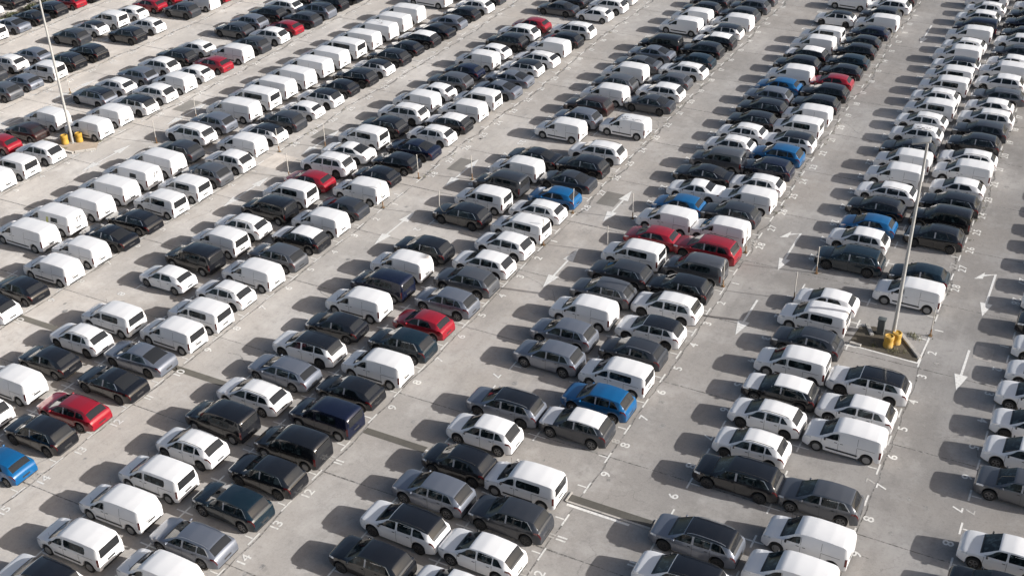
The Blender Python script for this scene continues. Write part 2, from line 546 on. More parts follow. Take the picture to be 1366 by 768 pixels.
# arrows in the lanes
def arrow(bm, x, y0, y1, two=True, hook=False):
    z = 0.009
    hl, hw, sw = 1.75, 0.40, 0.075
    top = y1 - hl if two else y1
    quad_sheet(bm, ((x - sw, y0 + hl), (x + sw, y0 + hl), (x + sw, top), (x - sw, top)), z)
    quad_sheet(bm, ((x, y0), (x + hw, y0 + hl), (x - hw, y0 + hl)), z)
    if two: quad_sheet(bm, ((x, y1), (x - hw, y1 - hl), (x + hw, y1 - hl)), z)
    if hook:
        quad_sheet(bm, ((x - sw, y1), (x + sw, y1), (x + sw, y1 + .15), (x - .7, y1 - .25), (x - .7, y1 - .5)), z)
        quad_sheet(bm, ((x - .7, y1 + .1), (x - 1.25, y1 - 1.1), (x - .7, y1 - .85)), z)
bmA = bmesh.new()
for x in (-30.85, -44.75, -58.9, -73.9, -88.0):
    arrow(bmA, x, 62.4, 68.25)
    arrow(bmA, x - 0.05, 72.9, 78.6)
for x in (-3.32, -17.05):
    arrow(bmA, x, 62.5, 67.2, two=False)
    arrow(bmA, x + 0.1, 71.6, 77.4, two=False, hook=True)
    arrow(bmA, x + 0.1, 122.0, 128.0, two=False)
# long white edge lines by the islands and the drain
for pts in (((-87.6, 66.0), (-87.45, 66.0), (-86.8, 76.8), (-86.95, 76.8)), ((-10.3, 64.52), (-5.9, 64.30), (-5.9, 64.42), (-10.3, 64.64)),
            ((-5.98, 64.44), (-5.86, 64.44), (-5.76, 67.45), (-5.88, 67.45)), ((-20.0, 43.05), (-16.4, 43.05), (-16.4, 43.20), (-20.0, 43.24))):
    quad_sheet(bmA, pts, 0.0095)
structure('bay_numbers', bmN, M_LINE)
structure('faded_bay_numbers', bmF, M_FAINT)
structure('bay_lines', bmT, M_LINE)
structure('lane_arrows', bmA, M_LINE)

# ------------------------------------------------------------------ vehicles
def interp(keys, u):
    if u <= keys[0][0]: return keys[0][1]
    for (a, va), (b, vb) in zip(keys[:-1], keys[1:]):
        if u <= b: return va + (vb - va) * (u - a) / (b - a)
    return keys[-1][1]
def smooth_interp(keys, u, w=0.07):
    lo, hi = keys[0][0], keys[-1][0]
    w = min(w, max(0.0, u - lo), max(0.0, hi - u))
    return sum(interp(keys, u + w * k / 3) for k in (-3, -2, -1, 0, 1, 2, 3)) / 7

SPEC = {
 # name, L, wb, fo, w, R, top profile, belt, header, roof rear, window bottom, roof half width, side panes
 'S': dict(name='suv', L=4.38, wb=2.66, fo=.88, w=.905, R=.35, xc=1.12, xh=1.92, xr=3.86, xb=4.22,
    top=[(0, .64), (.05, .82), (.2, .94), (.6, 1.02), (1.12, 1.09), (1.92, 1.555), (2.6, 1.62), (3.3, 1.595), (3.86, 1.53), (3.93, 1.49), (4.22, 1.12), (4.32, 1.06), (4.38, .84)],
    belt=[(0, .9), (1.15, 1.0), (2.8, 1.05), (3.7, 1.10), (4.38, 1.08)], t=.655, panes=[(1.42, 2.32), (2.42, 3.24), (3.30, 3.76)], clad=True, rails=False, seams=(1.28, 2.38, 3.26), alloy=M_ALLOY),
 'L': dict(name='large_suv', L=4.66, wb=2.84, fo=.90, w=.915, R=.36, xc=1.12, xh=1.92, xr=4.18, xb=4.50,
    top=[(0, .66), (.05, .86), (.2, .98), (.6, 1.05), (1.12, 1.12), (1.92, 1.585), (2.6, 1.655), (3.5, 1.645), (4.18, 1.57), (4.25, 1.53), (4.50, 1.14), (4.60, 1.08), (4.66, .84)],
    belt=[(0, .92), (1.15, 1.02), (3.0, 1.07), (4.1, 1.13), (4.66, 1.08)], t=.675, panes=[(1.42, 2.34), (2.46, 3.30), (3.38, 4.05)], clad=True, rails=True, seams=(1.26, 2.40, 3.34), alloy=M_DALLOY),
 'C': dict(name='crossover', L=4.25, wb=2.60, fo=.85, w=.895, R=.335, xc=1.05, xh=1.80, xr=3.68, xb=4.06,
    top=[(0, .62), (.05, .80), (.2, .92), (.6, 1.0), (1.05, 1.06), (1.80, 1.49), (2.4, 1.555), (3.1, 1.53), (3.68, 1.46), (3.75, 1.42), (4.06, 1.09), (4.18, 1.02), (4.25, .80)],
    belt=[(0, .88), (1.05, .97), (2.6, 1.02), (3.5, 1.09), (4.25, 1.04)], t=.63, panes=[(1.32, 2.18), (2.30, 3.06), (3.14, 3.48)], clad=True, rails=True, seams=(1.18, 2.24, 3.10), alloy=M_DALLOY),
 'H': dict(name='hatchback', L=4.10, wb=2.55, fo=.82, w=.875, R=.315, xc=1.02, xh=1.78, xr=3.50, xb=3.90,
    top=[(0, .56), (.05, .70), (.2, .81), (.6, .90), (1.02, .97), (1.78, 1.385), (2.35, 1.445), (3.0, 1.42), (3.50, 1.35), (3.58, 1.31), (3.90, 1.01), (4.03, .95), (4.10, .74)],
    belt=[(0, .78), (1.0, .88), (2.6, .94), (3.4, 1.0), (4.10, .96)], t=.61, panes=[(1.28, 2.14), (2.26, 3.16)], clad=False, rails=False, seams=(1.14, 2.20, 3.12), alloy=M_ALLOY),
 'E': dict(name='estate_car', L=4.62, wb=2.73, fo=.88, w=.905, R=.325, xc=1.16, xh=1.98, xr=4.02, xb=4.42,
    top=[(0, .56), (.05, .70), (.2, .81), (.7, .91), (1.16, .97), (1.98, 1.38), (2.6, 1.45), (3.5, 1.42), (4.02, 1.35), (4.12, 1.30), (4.42, 1.03), (4.54, .94), (4.62, .70)],
    belt=[(0, .78), (1.1, .88), (2.8, .93), (4.0, .99), (4.62, .96)], t=.62, panes=[(1.45, 2.34), (2.46, 3.30), (3.38, 4.0)], clad=False, rails=True, seams=(1.28, 2.40, 3.32), alloy=M_ALLOY),
 'F': dict(name='fastback', L=4.68, wb=2.79, fo=.90, w=.92, R=.34, xc=1.20, xh=2.02, xr=3.20, xb=4.16,
    top=[(0, .60), (.05, .74), (.2, .85), (.7, .94), (1.20, 1.0), (2.02, 1.40), (2.55, 1.465), (3.20, 1.41), (3.7, 1.27), (4.16, 1.09), (4.5, 1.03), (4.60, .97), (4.68, .74)],
    belt=[(0, .82), (1.2, .91), (2.8, .96), (4.0, 1.02), (4.68, .99)], t=.61, panes=[(1.50, 2.40), (2.52, 3.55)], clad=False, rails=False, seams=(1.32, 2.46, 3.40), alloy=M_DALLOY),
 'D': dict(name='saloon_car', L=4.45, wb=2.64, fo=.86, w=.89, R=.32, xc=1.10, xh=1.90, xr=3.05, xb=3.66,
    top=[(0, .58), (.05, .72), (.2, .82), (.65, .91), (1.10, .97), (1.90, 1.40), (2.45, 1.46), (3.05, 1.40), (3.66, 1.09), (3.8, 1.06), (4.30, 1.04), (4.38, .98), (4.45, .72)],
    belt=[(0, .8), (1.1, .90), (2.7, .95), (3.6, 1.0), (4.45, .99)], t=.60, panes=[(1.38, 2.24), (2.36, 3.15)], clad=False, rails=False, seams=(1.24, 2.30, 3.15), alloy=M_ALLOY),
 'V': dict(name='panel_van', L=4.36, wb=2.785, fo=.84, w=.905, R=.33, xc=.98, xh=1.68, xr=4.24, xb=None, van=True,
    top=[(0, .62), (.04, .80), (.16, .95), (.5, 1.06), (.98, 1.15), (1.68, 1.64), (1.92, 1.73), (2.5, 1.785), (3.4, 1.785), (4.12, 1.745), (4.27, 1.68), (4.36, 1.50)],
    belt=[(0, .90), (.98, 1.04), (2.0, 1.09), (4.36, 1.09)], t=.745, panes=[(1.18, 1.98)], clad=False, rails=False, seams=(1.08, 2.02, 3.05), alloy=M_STEEL),
 'P': dict(name='passenger_van', L=4.36, wb=2.785, fo=.84, w=.905, R=.33, xc=.98, xh=1.68, xr=4.24, xb=None, van=True,
    top=[(0, .62), (.04, .80), (.16, .95), (.5, 1.06), (.98, 1.15), (1.68, 1.64), (1.92, 1.73), (2.5, 1.785), (3.4, 1.785), (4.12, 1.745), (4.27, 1.68), (4.36, 1.50)],
    belt=[(0, .90), (.98, 1.04), (2.0, 1.09), (4.36, 1.09)], t=.745, panes=[(1.18, 1.98), (2.12, 3.52)], clad=False, rails=False, seams=(1.08, 2.02, 3.05), alloy=M_STEEL),
 'B': dict(name='long_panel_van', L=5.05, wb=3.275, fo=.88, w=.955, R=.345, xc=1.0, xh=1.76, xr=4.92, xb=None, van=True,
    top=[(0, .66), (.04, .86), (.16, 1.02), (.5, 1.13), (1.0, 1.23), (1.76, 1.76), (2.0, 1.84), (2.6, 1.89), (4.0, 1.89), (4.88, 1.85), (4.99, 1.79), (5.05, 1.66)],
    belt=[(0, .98), (.9, 1.10), (2.0, 1.17), (5.05, 1.17)], t=.775, panes=[(1.15, 1.98)], clad=False, rails=False, seams=(1.02, 2.06, 3.3), alloy=M_STEEL),
 'M': dict(name='minibus', L=5.05, wb=3.275, fo=.88, w=.955, R=.345, xc=1.0, xh=1.76, xr=4.92, xb=None, van=True,
    top=[(0, .66), (.04, .86), (.16, 1.02), (.5, 1.13), (1.0, 1.23), (1.76, 1.76), (2.0, 1.84), (2.6, 1.89), (4.0, 1.89), (4.88, 1.85), (4.99, 1.79), (5.05, 1.66)],
    belt=[(0, .98), (.9, 1.10), (2.0, 1.17), (5.05, 1.17)], t=.775, panes=[(1.15, 1.98), (2.18, 4.2)], clad=False, rails=False, seams=(1.02, 2.06, 3.3), alloy=M_STEEL),
}
SPEC['G'] = dict(SPEC['V'])           # panel van with glazed rear doors

def shape(sp):
    L_, wb, fo, R = sp['L'], sp['wb'], sp['fo'], sp['R']
    van = sp.get('van', False)
    us = {0, .02, .05, .1, .16, .25, .35, L_, L_ - .02, L_ - .05, L_ - .1, L_ - .16, sp['xc'], sp['xc'] + .05, sp['xc'] - .06, sp['xh'], sp['xh'] - .04, sp['xr'], sp['xr'] + .05}
    if sp['xb']: us |= {sp['xb'], sp['xb'] - .04}
    for a, b in sp['panes']: us |= {a, b}
    Ra = R + .055
    for c in (fo, fo + wb):
        for k in range(-6, 7): us.add(round(c + Ra * sin(k * pi / 12), 4))
    u = 0
    while u < L_:
        us.add(round(u, 3)); u += .125
    us = sorted(us)
    keep = [us[0]]
    for u in us[1:]:
        if u - keep[-1] > .017: keep.append(u)
    if keep[-1] != L_: keep[-1] = L_
    P = []
    x0 = fo + wb / 2
    for u in keep:
        f = max(0, (.75 - u) / .75); W = sp['w'] * (1 - (.20 if van else .25) * f ** 2.6)
        rl, ra = (.30, .06) if van else (.55, .11)
        f = max(0, (rl - (L_ - u)) / rl); W *= (1 - ra * f ** 2.4)
        zt = smooth_interp(sp['top'], u)
        zb = .21 + .05 * max(0, (.5 - u) / .5) + .09 * max(0, (u - L_ + .5) / .5)
        for c in (fo, fo + wb):
            d = abs(u - c)
            if d < Ra: zb = max(zb, R + math.sqrt(Ra * Ra - d * d))
        zs = min(interp(sp['belt'], u), zt - .045)
        # width of the upper edge
        tb, tr = .80, sp['t'] / sp['w']
        xc, xh, xr = sp['xc'], sp['xh'], sp['xr']
        if u < xc: t = tb
        elif u < xh: t = tb + (tr - tb) * (u - xc) / (xh - xc)
        elif u < xr or van: t = tr
        else: t = tr + (.76 - tr) * min(1, (u - xr) / max(.05, sp['xb'] - xr))
        t *= W
        p3z = max(.58 if not van else .62, zb + .14)
        p3z = min(p3z, zs - .05) if zb < .3 else p3z
        p4z = max(zs - .10, p3z + .03)
        zs = max(zs, p4z + .03)
        zt = max(zt, zs + .02)
        sh = .955 if not van else .975
        p5 = (W * sh, zs); p8 = (t, zt - (.075 if van else .045))
        if zt - zs < .09: p8 = (t, zs + (zt - zs) * .55)
        gt = .90 if not van else .80
        def lp(k, bul=0): return (p5[0] + (p8[0] - p5[0]) * k + bul, p5[1] + (p8[1] - p5[1]) * k)
        row = [(0, zb), (W * .88, zb), (W * .985, zb + (.10 if sp['clad'] else .06)), (W, p3z), (W * .988, p4z), p5, lp(.08), lp(gt, .012), p8, (t * (.74 if van else .6), zt - (.016 if van else .010)), (0, zt)]
        P.append([(u - x0, y, z) for y, z in row])
    return keep, P

def make_meshes(code, detail):
    """returns list of (part name, mesh, material keys, extras)"""
    sp = SPEC[code]
    us, P = shape(sp)
    N = len(us); L_ = sp['L']; van = sp.get('van', False)
    x0 = sp['fo'] + sp['wb'] / 2
    parts = {}
    def part(n):
        if n not in parts: parts[n] = bmesh.new()
        return parts[n]
    cache = {}
    def V(n, i, j, s):
        k = (n, i, j, s if j not in (0, 10) else 1)
        if k not in cache:
            x, y, z = P[i][j]
            cache[k] = part(n).verts.new((x, y * s, z))
        return cache[k]
    def face(n, ids, mi):
        vs = [V(n, *q) for q in ids]
        if len(set(vs)) < 3: return
        try:
            f = part(n).faces.new(list(dict.fromkeys(vs)))
            f.material_index = mi
        except ValueError: pass
    xc, xh, xr, xb = sp['xc'], sp['xh'], sp['xr'], sp['xb']
    for i in range(N - 1):
        um = (us[i] + us[i + 1]) / 2
        for s in (1, -1):
            for j in range(10):
                n, mi = 'body', 0
                if j == 0: mi = 3
                elif j == 1: mi = 3 if (sp['clad'] or um > L_ - .3) else 0
                elif j == 2 and um < .16 and P[i][3][2] < .75: mi = 0
                elif j >= 7 and xh - .02 < um < xr + .03: mi = 1
                elif j >= 5 and .10 < um < xc - .06: mi = 2
                if j in (8, 9):
                    if xc + .02 < um < xh - .03: n, mi = 'windscreen', 0
                    elif xc - .07 < um <= xc + .05: mi = 3
                    elif xb and xr + .04 < um < xb - .02: n, mi = 'rear_window', 0
                    elif xb and code in 'SL' and xb - .03 < um < xb + .06: mi = 3
                if j == 4:
                    if .12 < um < .50: n, mi = ('headlight', s), 0
                    if not van and um > L_ - .34: n, mi = ('taillight', s), 0
                if van and j in (3, 4) and um > L_ - .13: n, mi = ('taillight', s), 0
                ids = [(i, j, s), (i + 1, j, s), (i + 1, j + 1, s), (i, j + 1, s)]
                if s == -1: ids.reverse()
                face(n, ids, mi)
    for i, rev in ((0, False), (N - 1, True)):                # end caps
        for j in range(10):
            ids = [(i, j, 1), (i, j + 1, 1), (i, j + 1, -1), (i, j, -1)]
            if rev: ids.reverse()
            if i == 0: mi = 3 if j in (0, 1, 3) else 0
            else: mi = 3 if j in (0, 1) else 0
            face('body', ids, mi)
    bmB = part('body')
    # point on the flank
    def flank(u, zq, off=0.004):
        k = min(range(N - 1), key=lambda q: 0 if us[q] <= u <= us[q + 1] else 1)
        f = (u - us[k]) / (us[k + 1] - us[k])
        col = [tuple(P[k][j][c] * (1 - f) + P[k + 1][j][c] * f for c in range(3)) for j in range(1, 9)]
        for a, b in zip(col[:-1], col[1:]):
            if a[2] <= zq <= b[2]:
                g = (zq - a[2]) / max(1e-6, b[2] - a[2])
                return (u - x0, a[1] + (b[1] - a[1]) * g + off, zq), col
        return (u - x0, col[-1][1] + off, zq), col
    def strip(u0, z0, u1, z1, w, mi=3, steps=6, off=0.004):
        for s in (1, -1):
            prev = None
            for k in range(steps + 1):
                t = k / steps
                uu, zz = u0 + (u1 - u0) * t, z0 + (z1 - z0) * t
                if abs(u1 - u0) > abs(z1 - z0): a, b = flank(uu, zz - w / 2, off)[0], flank(uu, zz + w / 2, off)[0]
                else: a, b = flank(uu - w / 2, zz, off)[0], flank(uu + w / 2, zz, off)[0]
                va = bmB.verts.new((a[0], a[1] * s, a[2])); vb = bmB.verts.new((b[0], b[1] * s, b[2]))
                if prev:
                    q = [prev[0], va, vb, prev[1]]
                    if (abs(u1 - u0) <= abs(z1 - z0)) != (s == -1): q.reverse()
                    bmB.faces.new(q).material_index = mi
                prev = (va, vb)
    # panes of the side windows follow the flank, 6 mm proud of it
    NP = len(sp['panes'])
    def zlow(u): return interp(sp['belt'], u) + .045
    def zhigh(u):
        z = smooth_interp(sp['top'], u)
        return (z - .11) if not van else min(z - .20, interp(sp['belt'], u) + .46)
    def pane_pt(u, z): return flank(u, z, .006)[0]
    for q, (a, b) in enumerate(sp['panes']):
        ub0, ut0 = (a - .20, a + .34) if q == 0 else (a, a)
        ub1, ut1 = (b, b)
        if q == NP - 1 and not van: ub1, ut1 = b + .10, b - .22
        if van and q == 0: ub0, ut0 = a - .12, a + .34
        nu, nz = 10, 4
        for s in (1, -1):
            pb = part(('side_window', q, s))
            rows = []
            for jz in range(nz + 1):
                tz = jz / nz
                rr_ = []
                for iu in range(nu + 1):
                    tu = iu / nu
                    # rounded corners
                    e = .05 if van and q > 0 else .025
                    ins = e * (1 - min(1, min(tz, 1 - tz) / .25)) * (1 if min(tz, 1 - tz) < .25 else 0)
                    u0_ = ub0 + (ut0 - ub0) * tz + ins; u1_ = ub1 + (ut1 - ub1) * tz - ins
                    u_ = u0_ + (u1_ - u0_) * tu
                    z_ = zlow(u_) + (zhigh(u_) - zlow(u_)) * tz
                    p_ = pane_pt(u_, z_)
                    rr_.append(pb.verts.new((p_[0], p_[1] * s, p_[2])))
                rows.append(rr_)
            for jz in range(nz):
                for iu in range(nu):
                    qd = [rows[jz][iu], rows[jz][iu + 1], rows[jz + 1][iu + 1], rows[jz + 1][iu]]
                    if s == 1: qd.reverse()
                    pb.faces.new(qd)
    if detail and not van:
        a, b = sp['panes'][0][1], sp['panes'][1][0]
        um = (a + b) / 2
        strip(um, zlow(um), um, zhigh(um), (b - a) * .9, 4, 3, .005)
        if code in 'LSFE':                                     # bright strip round the glass
            ua, ue = sp['panes'][0][0] + .36, sp['panes'][-1][1] - .2
            strip(ua, zhigh(ua) + .022, ue, zhigh(ue) + .022, .022, 5, 10, .006)
            strip(ue, zhigh(ue) + .02, ue + .33, zlow(ue + .33), .05, 5, 5, .0065)
    if detail:
        for u in sp['seams']:
            zt_ = flank(u, .6)[1][4][2]
            zlo = .34
            for c in (sp['fo'], sp['fo'] + sp['wb']):
                d = abs(u - c); Ra = sp['R'] + .055
                if d < Ra + .03: zlo = sp['R'] + math.sqrt(max(0, (Ra + .03) ** 2 - d * d)) + .08
            if zlo < zt_ - .1: strip(u, zlo, u, (1.55 if van else zt_), .016)
        zh = flank(sp['seams'][1], .6)[1][4][2] - .10
        strip(sp['seams'][1] - .22, zh, sp['seams'][1] - .06, zh, .035, 3, 2, .018)
        if van:
            strip(sp['seams'][1] + .10, zh, sp['seams'][1] + .26, zh, .035, 3, 2, .018)
            strip(sp['seams'][2], zh + .02, L_ - .35, zh + .02, .02, 3, 6, .004)
        else:
            strip(sp['seams'][2] - .28, zh + .02, sp['seams'][2] - .12, zh + .02, .035, 3, 2, .018)
    if van:
        strip(sp['fo'] + .52, .50, sp['fo'] + sp['wb'] - .52, .47, .11, 3, 8, .014)
    if detail:
        def rear_quad(y0, y1, z0, z1, mi, off=.006):
            xr_ = L_ - x0 + off
            bmB.faces.new([bmB.verts.new(p) for p in ((xr_, y0, z0), (xr_, y1, z0), (xr_, y1, z1), (xr_, y0, z1))]).material_index = mi
        if van and code != 'P':
            rear_quad(-.009, .009, .42, 1.46, 3)
            rear_quad(-.40, -.10, .78, .84, 3)
        if van: rear_quad(-.66, .66, .36, .42, 3)
        rear_quad(-.26, .26, .62 if van else .52, .74 if van else .63, 3)
    res = []
    for n, b in parts.items():
        nm = n if isinstance(n, str) else n[0]
        bmesh.ops.recalc_face_normals(b, faces=b.faces) if nm == 'body' and False else None
        res.append((nm, bm_mesh(nm, b, True, 32)))
    # rear glass of van doors
    if code in 'GPM':
        b = bmesh.new()
        xr_ = L_ - x0 + .006
        zlo, zhi, hw = (1.04, 1.58, .66) if code != 'M' else (1.10, 1.66, .70)
        vs = []
        for cx, cz, a0 in ((hw - .07, zhi - .07, 0), (-hw + .07, zhi - .07, 90), (-hw + .07 - .02, zlo + .07, 180), (hw - .07 + .02, zlo + .07, 270)):
            for k in range(4):
                a = radians(a0 + 30 * k)
                vs.append(b.verts.new((xr_ - .0, cx + .07 * cos(a), cz + .07 * sin(a))))
        b.faces.new(vs)
        me = bm_mesh('rear_window', b)
        res.append(('rear_window', me))
    return res

def wheel_meshes(R, style):
    w = .105
    b = bmesh.new()
    add_lathe(b, [(R * .60, -w * .9), (R * .90, -w), (R * .985, -w * .72), (R, -w * .3), (R, w * .3), (R * .985, w * .72), (R * .90, w), (R * .62, w * .9)], axis='y', seg=24)
    tyre = bm_mesh('tyre', b, True, 40)
    b = bmesh.new()
    y = -w * .93
    r = R * .64
    # outer ring
    add_lathe(b, [(r * .86, y + .012), (r * .90, y - .012), (r, y - .008), (r * 1.0, y + .03)], axis='y', seg=24, closed=False)
    if style == 'steel':
        add_lathe(b, [(r * .88, y - .004), (r * .62, y - .016), (r * .30, y - .006), (r * .02, y - .004)], axis='y', seg=24, closed=False)
    else:
        for k in range(5):
            a = 2 * pi * k / 5 + .3
            for da in (-.13, .13):
                ax, az = cos(a + da), sin(a + da); nx, nz = -az, ax
                pts = [(r * .12 * ax + nx * .02, r * .12 * az + nz * .02), (r * .12 * ax - nx * .02, r * .12 * az - nz * .02), (r * .9 * ax - nx * .017, r * .9 * az - nz * .017), (r * .9 * ax + nx * .017, r * .9 * az + nz * .017)]
                f = [b.verts.new((px, y - .012, pz)) for px, pz in pts]
                g = [b.verts.new((px, y + .02, pz)) for px, pz in pts]
                b.faces.new(f)
                for q in range(4): b.faces.new((f[q], f[(q + 1) % 4], g[(q + 1) % 4], g[q]))
        add_lathe(b, [(r * .22, y + .01), (r * .20, y - .018), (r * .02, y - .02)], axis='y', seg=12, closed=False)
    bmesh.ops.recalc_face_normals(b, faces=b.faces)
    rim = bm_mesh('rim', b, True, 40)
    return tyre, rim

def mirror_mesh(sp, s):
    b = bmesh.new()
    u = sp['xc'] + (.32 if not sp.get('van') else .30)
    x0 = sp['fo'] + sp['wb'] / 2
    z = interp(sp['belt'], u) + .10
    W = sp['w']
    big = 1.35 if sp.get('van') else 1.0
    add_box(b, (u - x0, s * (W + .06), z - .03), (.10, .15, .10 * big), bevel=.025)
    add_box(b, (u - x0, s * (W - .04), z - .05), (.07, .08, .05), bevel=.01)
    return bm_mesh('wing_mirror', b, True, 50)

def rail_mesh(sp, s):
    b = bmesh.new()
    x0 = sp['fo'] + sp['wb'] / 2
    pts = []
    a, c = sp['xh'] + .12, sp['xr'] - .12
    for k in range(9):
        u = a + (c - a) * k / 8
        z = smooth_interp(sp['top'], u) - .035 + (.055 if 0 < k < 8 else .0)
        pts.append((u - x0, s * (sp['t'] - .015), z))
    add_tube(b, pts, .017, 6)
    return bm_mesh('roof_rail', b, True, 60)

MESHCACHE = {}
PROTO = {}
COLN = {'w': 'white', 'k': 'black', 'd': 'dark grey', 'g': 'grey', 's': 'silver', 'b': 'blue', 'r': 'red', 'n': 'navy', 't': 'dark teal', 'u': 'dark brown',
        'x': 'white', 'z': 'black', 'q': 'grey', 'f': 'grey'}
def body_mats(c):
    base = {'x': 'w', 'z': 'k', 'q': 's', 'f': 'd'}.get(c, c)
    pm = PAINT[base]
    roof = {'x': PAINT['k'], 'z': M_FILM, 'q': PAINT['k'], 'f': M_FILM}.get(c, pm)
    hood = {'z': M_FILM, 'f': M_FILM}.get(c, pm)
    return [pm, roof, hood, M_TRIM, PAINT['w'] if base == 'w' else M_PILLAR, M_CHROME if base in 'kdgsntu' else pm]

def set_slots(o, mats):
    for i, m in enumerate(mats):
        o.material_slots[i].link = 'OBJECT'
        o.material_slots[i].material = m

def vehicle(code, c, near):
    key = (code, c, near)
    if key in PROTO: return None
    sp = SPEC[code]
    mk = (code, near)
    if mk not in MESHCACHE:
        ms = make_meshes(code, near)
        wk = ('wheel', sp['R'], 'steel' if sp['alloy'] is M_STEEL else 'alloy')
        if wk not in MESHCACHE:
            MESHCACHE[wk] = wheel_meshes(sp['R'], wk[2])
        for nm, me in ms:
            cnt = 6 if nm == 'body' else 1
            for q in range(cnt): me.materials.append(None)
        for me in MESHCACHE[wk]:
            if not me.materials: me.materials.append(None)
        mir = [mirror_mesh(sp, s) for s in (1, -1)]
        for me in mir: me.materials.append(None)
        rl = [rail_mesh(sp, s) for s in (1, -1)] if sp['rails'] else []
        for me in rl: me.materials.append(None)
        MESHCACHE[mk] = (ms, wk, mir, rl)
    ms, wk, mir, rl = MESHCACHE[mk]
    root = empty(sp['name'])
    bmats = body_mats(c)
    MM = {'windscreen': M_GLASS, 'rear_window': M_RGLASS, 'side_window': M_GLASS, 'headlight': M_HEAD, 'taillight': M_TAIL}
    for nm, me in ms:
        o = link_mesh(nm, me, root)
        set_slots(o, bmats if nm == 'body' else [MM[nm]])
    tyre, rim = MESHCACHE[wk]
    yw = sp['w'] - .125
    for xx in (-sp['wb'] / 2, sp['wb'] / 2):
        for s in (-1, 1):
            w = link_mesh('wheel', tyre, root)
            w.location = (xx, s * yw, sp['R'])
            w.rotation_euler = (0, rg.uniform(0, 6), 0 if s < 0 else pi)
            set_slots(w, [M_TYRE])
            rr = link_mesh('rim', rim, w)
            set_slots(rr, [sp['alloy'] if not (code in 'SC' and c in 'kdx') else M_DALLOY])
    for me in mir:
        o = link_mesh('wing_mirror', me, root)
        set_slots(o, [M_TRIM if c in 'wx' else bmats[0]])
    for me in rl:
        o = link_mesh('roof_rail', me, root)
        set_slots(o, [M_RAIL if c in 'sgqd' else M_RAILK])
    PROTO[key] = root
    return root

def copy_tree(o, parent=None):
    c = o.copy()
    C.objects.link(c)
    c.parent = parent
    for ch in CHILD[o.name]: copy_tree(ch, c)
    return c

# rows, from the near end to the far end of each file; '-' is an empty bay
ROWS = {
 'D0L': (9, 'Sk Sw - Sg Sw Cw Sw Hw Sw Sk Sw Sd Sw Sk Sw Sw Sd'),
 'D1R': (10, 'Vw Vw Sg - Vw Sw Lx - - - Vw Ht - Ck Pk Sk Hw Vw Ew Sk Sd Lw Hw Eg Sw Vw Hw Ed Sw Hk Sn Sk Sw Sk'),
 'D1L': (11, 'Lx Lq - Lk Cw Cw Sz Pw Cd Pw Hw - Lt Sw Hb Ck Ew Vw Vw Ek Cw Cw Pw Cw Pw Pw Sx Vw Cw Vw Pn Sw Cw Pw Pw'),
 'D2R': (13, 'Sw Sw Sd Pw - Sf Sb Pw Cd Sx Lw Sk Pg Lr Vw Sd Vw Cw Sn Sb Sx Pw Vw Sk Sk Hr Hk Ht Ck Hk Hn Vw Sd Sw Sk Sk'),
 'D2L': (13, 'Sk Lx Ss Ck Sw Lq - Ss Ss Vw Sg Sd Pw Hr Vw Hb Dw Fk Pg Cw Cw Sk Sk Ss Hb Vw Sk Sz Vw Pw - Cx - Vw Sk Sw'),
 'D3R': (15, 'Vw Es St Sk Pk Pn Hk Vw St Hr Ss Sg Sw Sw Pw Cw Hb Fd Sk Lw - Vw - Fd Sw Hg Ew Ht Sk Sz Sx Vw Sd Sg Sg'),
 'D3L': (16, 'Lx Pw Vw Pw Cw Pk Ew Es Lx Hk Vw Pn Vw Sk - Sk Pw Pd Vw Fk - Vw Ss Su Vw Sg Vw Fg Fs Pk - Vw Vw Sk Sd'),
 'D4R': (14, 'Hb Sk Er Fk Fs Gw Pw Cw Vw Sg Sz Vw Hd Vw Hk Hk Fn Cw Sz Vw Pw Fs Fs Sx Ew Vw Ck Lw - Hw Sw Sw'),
 'D4L': (13, 'Sw Vw Hk Cw Pw - Hw Pk Gw Cw Pk Pw Hr Lw Fw Pw Sk Lw Vw Hw Sg Hn Vw Hw Sk Sw Hr - Fd Sd'),
 'D5R': (10, 'Cx Hk Vw Vw Fk Ek Pw Pw Sg Sw Vw Cx Sd Hw Sx Hk Sk Cx Sk Hk Sz Fk Hs Hk Cw Sd'),
 'D5L': (7, 'Bw Bw Bw Bw Bw Bw Sd Lw Ss Bw Mw Bw Bw Bw Bw Mw Bw Bw Bw Bw - Bw Bw'),
 'D6R': (5, 'Vw Pw Sw - Vw Vw Lx Sw Vw Hw Hr Vw Sd Sw Hr Sd Lq Sk Sk'),
 'D6L': (3, 'Hr Hu Vw - Lq Cw Ss Sw Sk Hw - Sd Ss Sk Sw Sk Sk'),
 'D7R': (1, 'Sw Sg Hs Pw Sk Sk - Sk Cw - Sd Vw Hr'),
 'D7L': (-1, 'Sd Cw Hs - Sd Hx Pw Hw Hr Hr Sk'),
 'D8R': (-4, 'Pw Fs Fk Sk Hr Sk'),
 'D8L': (-6, 'Hw Sk Cs'),
}
NUDGE = {('D1R', 9): (.3, -.3), ('D1R', 10): (.1, -.35), ('D2R', 10): (-.5, 0), ('D1L', 10): (0, 0), ('D1L', 8): (.25, 0), ('D4R', 12): (0, -.3), ('D4L', 9): (.3, -.1)}       # (column, n): (dx, dy)
ORD = ['nearest', 'second', 'third', 'fourth', 'fifth', 'sixth', 'seventh', 'eighth', 'ninth', 'tenth', 'eleventh', 'twelfth', 'thirteenth', 'fourteenth', 'fifteenth', 'sixteenth',
       'seventeenth', 'eighteenth', 'nineteenth', 'twentieth']
TYP = {'S': 'SUV', 'L': 'long SUV', 'C': 'crossover', 'H': 'hatchback', 'E': 'estate', 'F': 'fastback', 'D': 'saloon', 'V': 'panel van', 'G': 'rear-glazed van', 'P': 'windowed van', 'B': 'long van', 'M': 'minibus'}
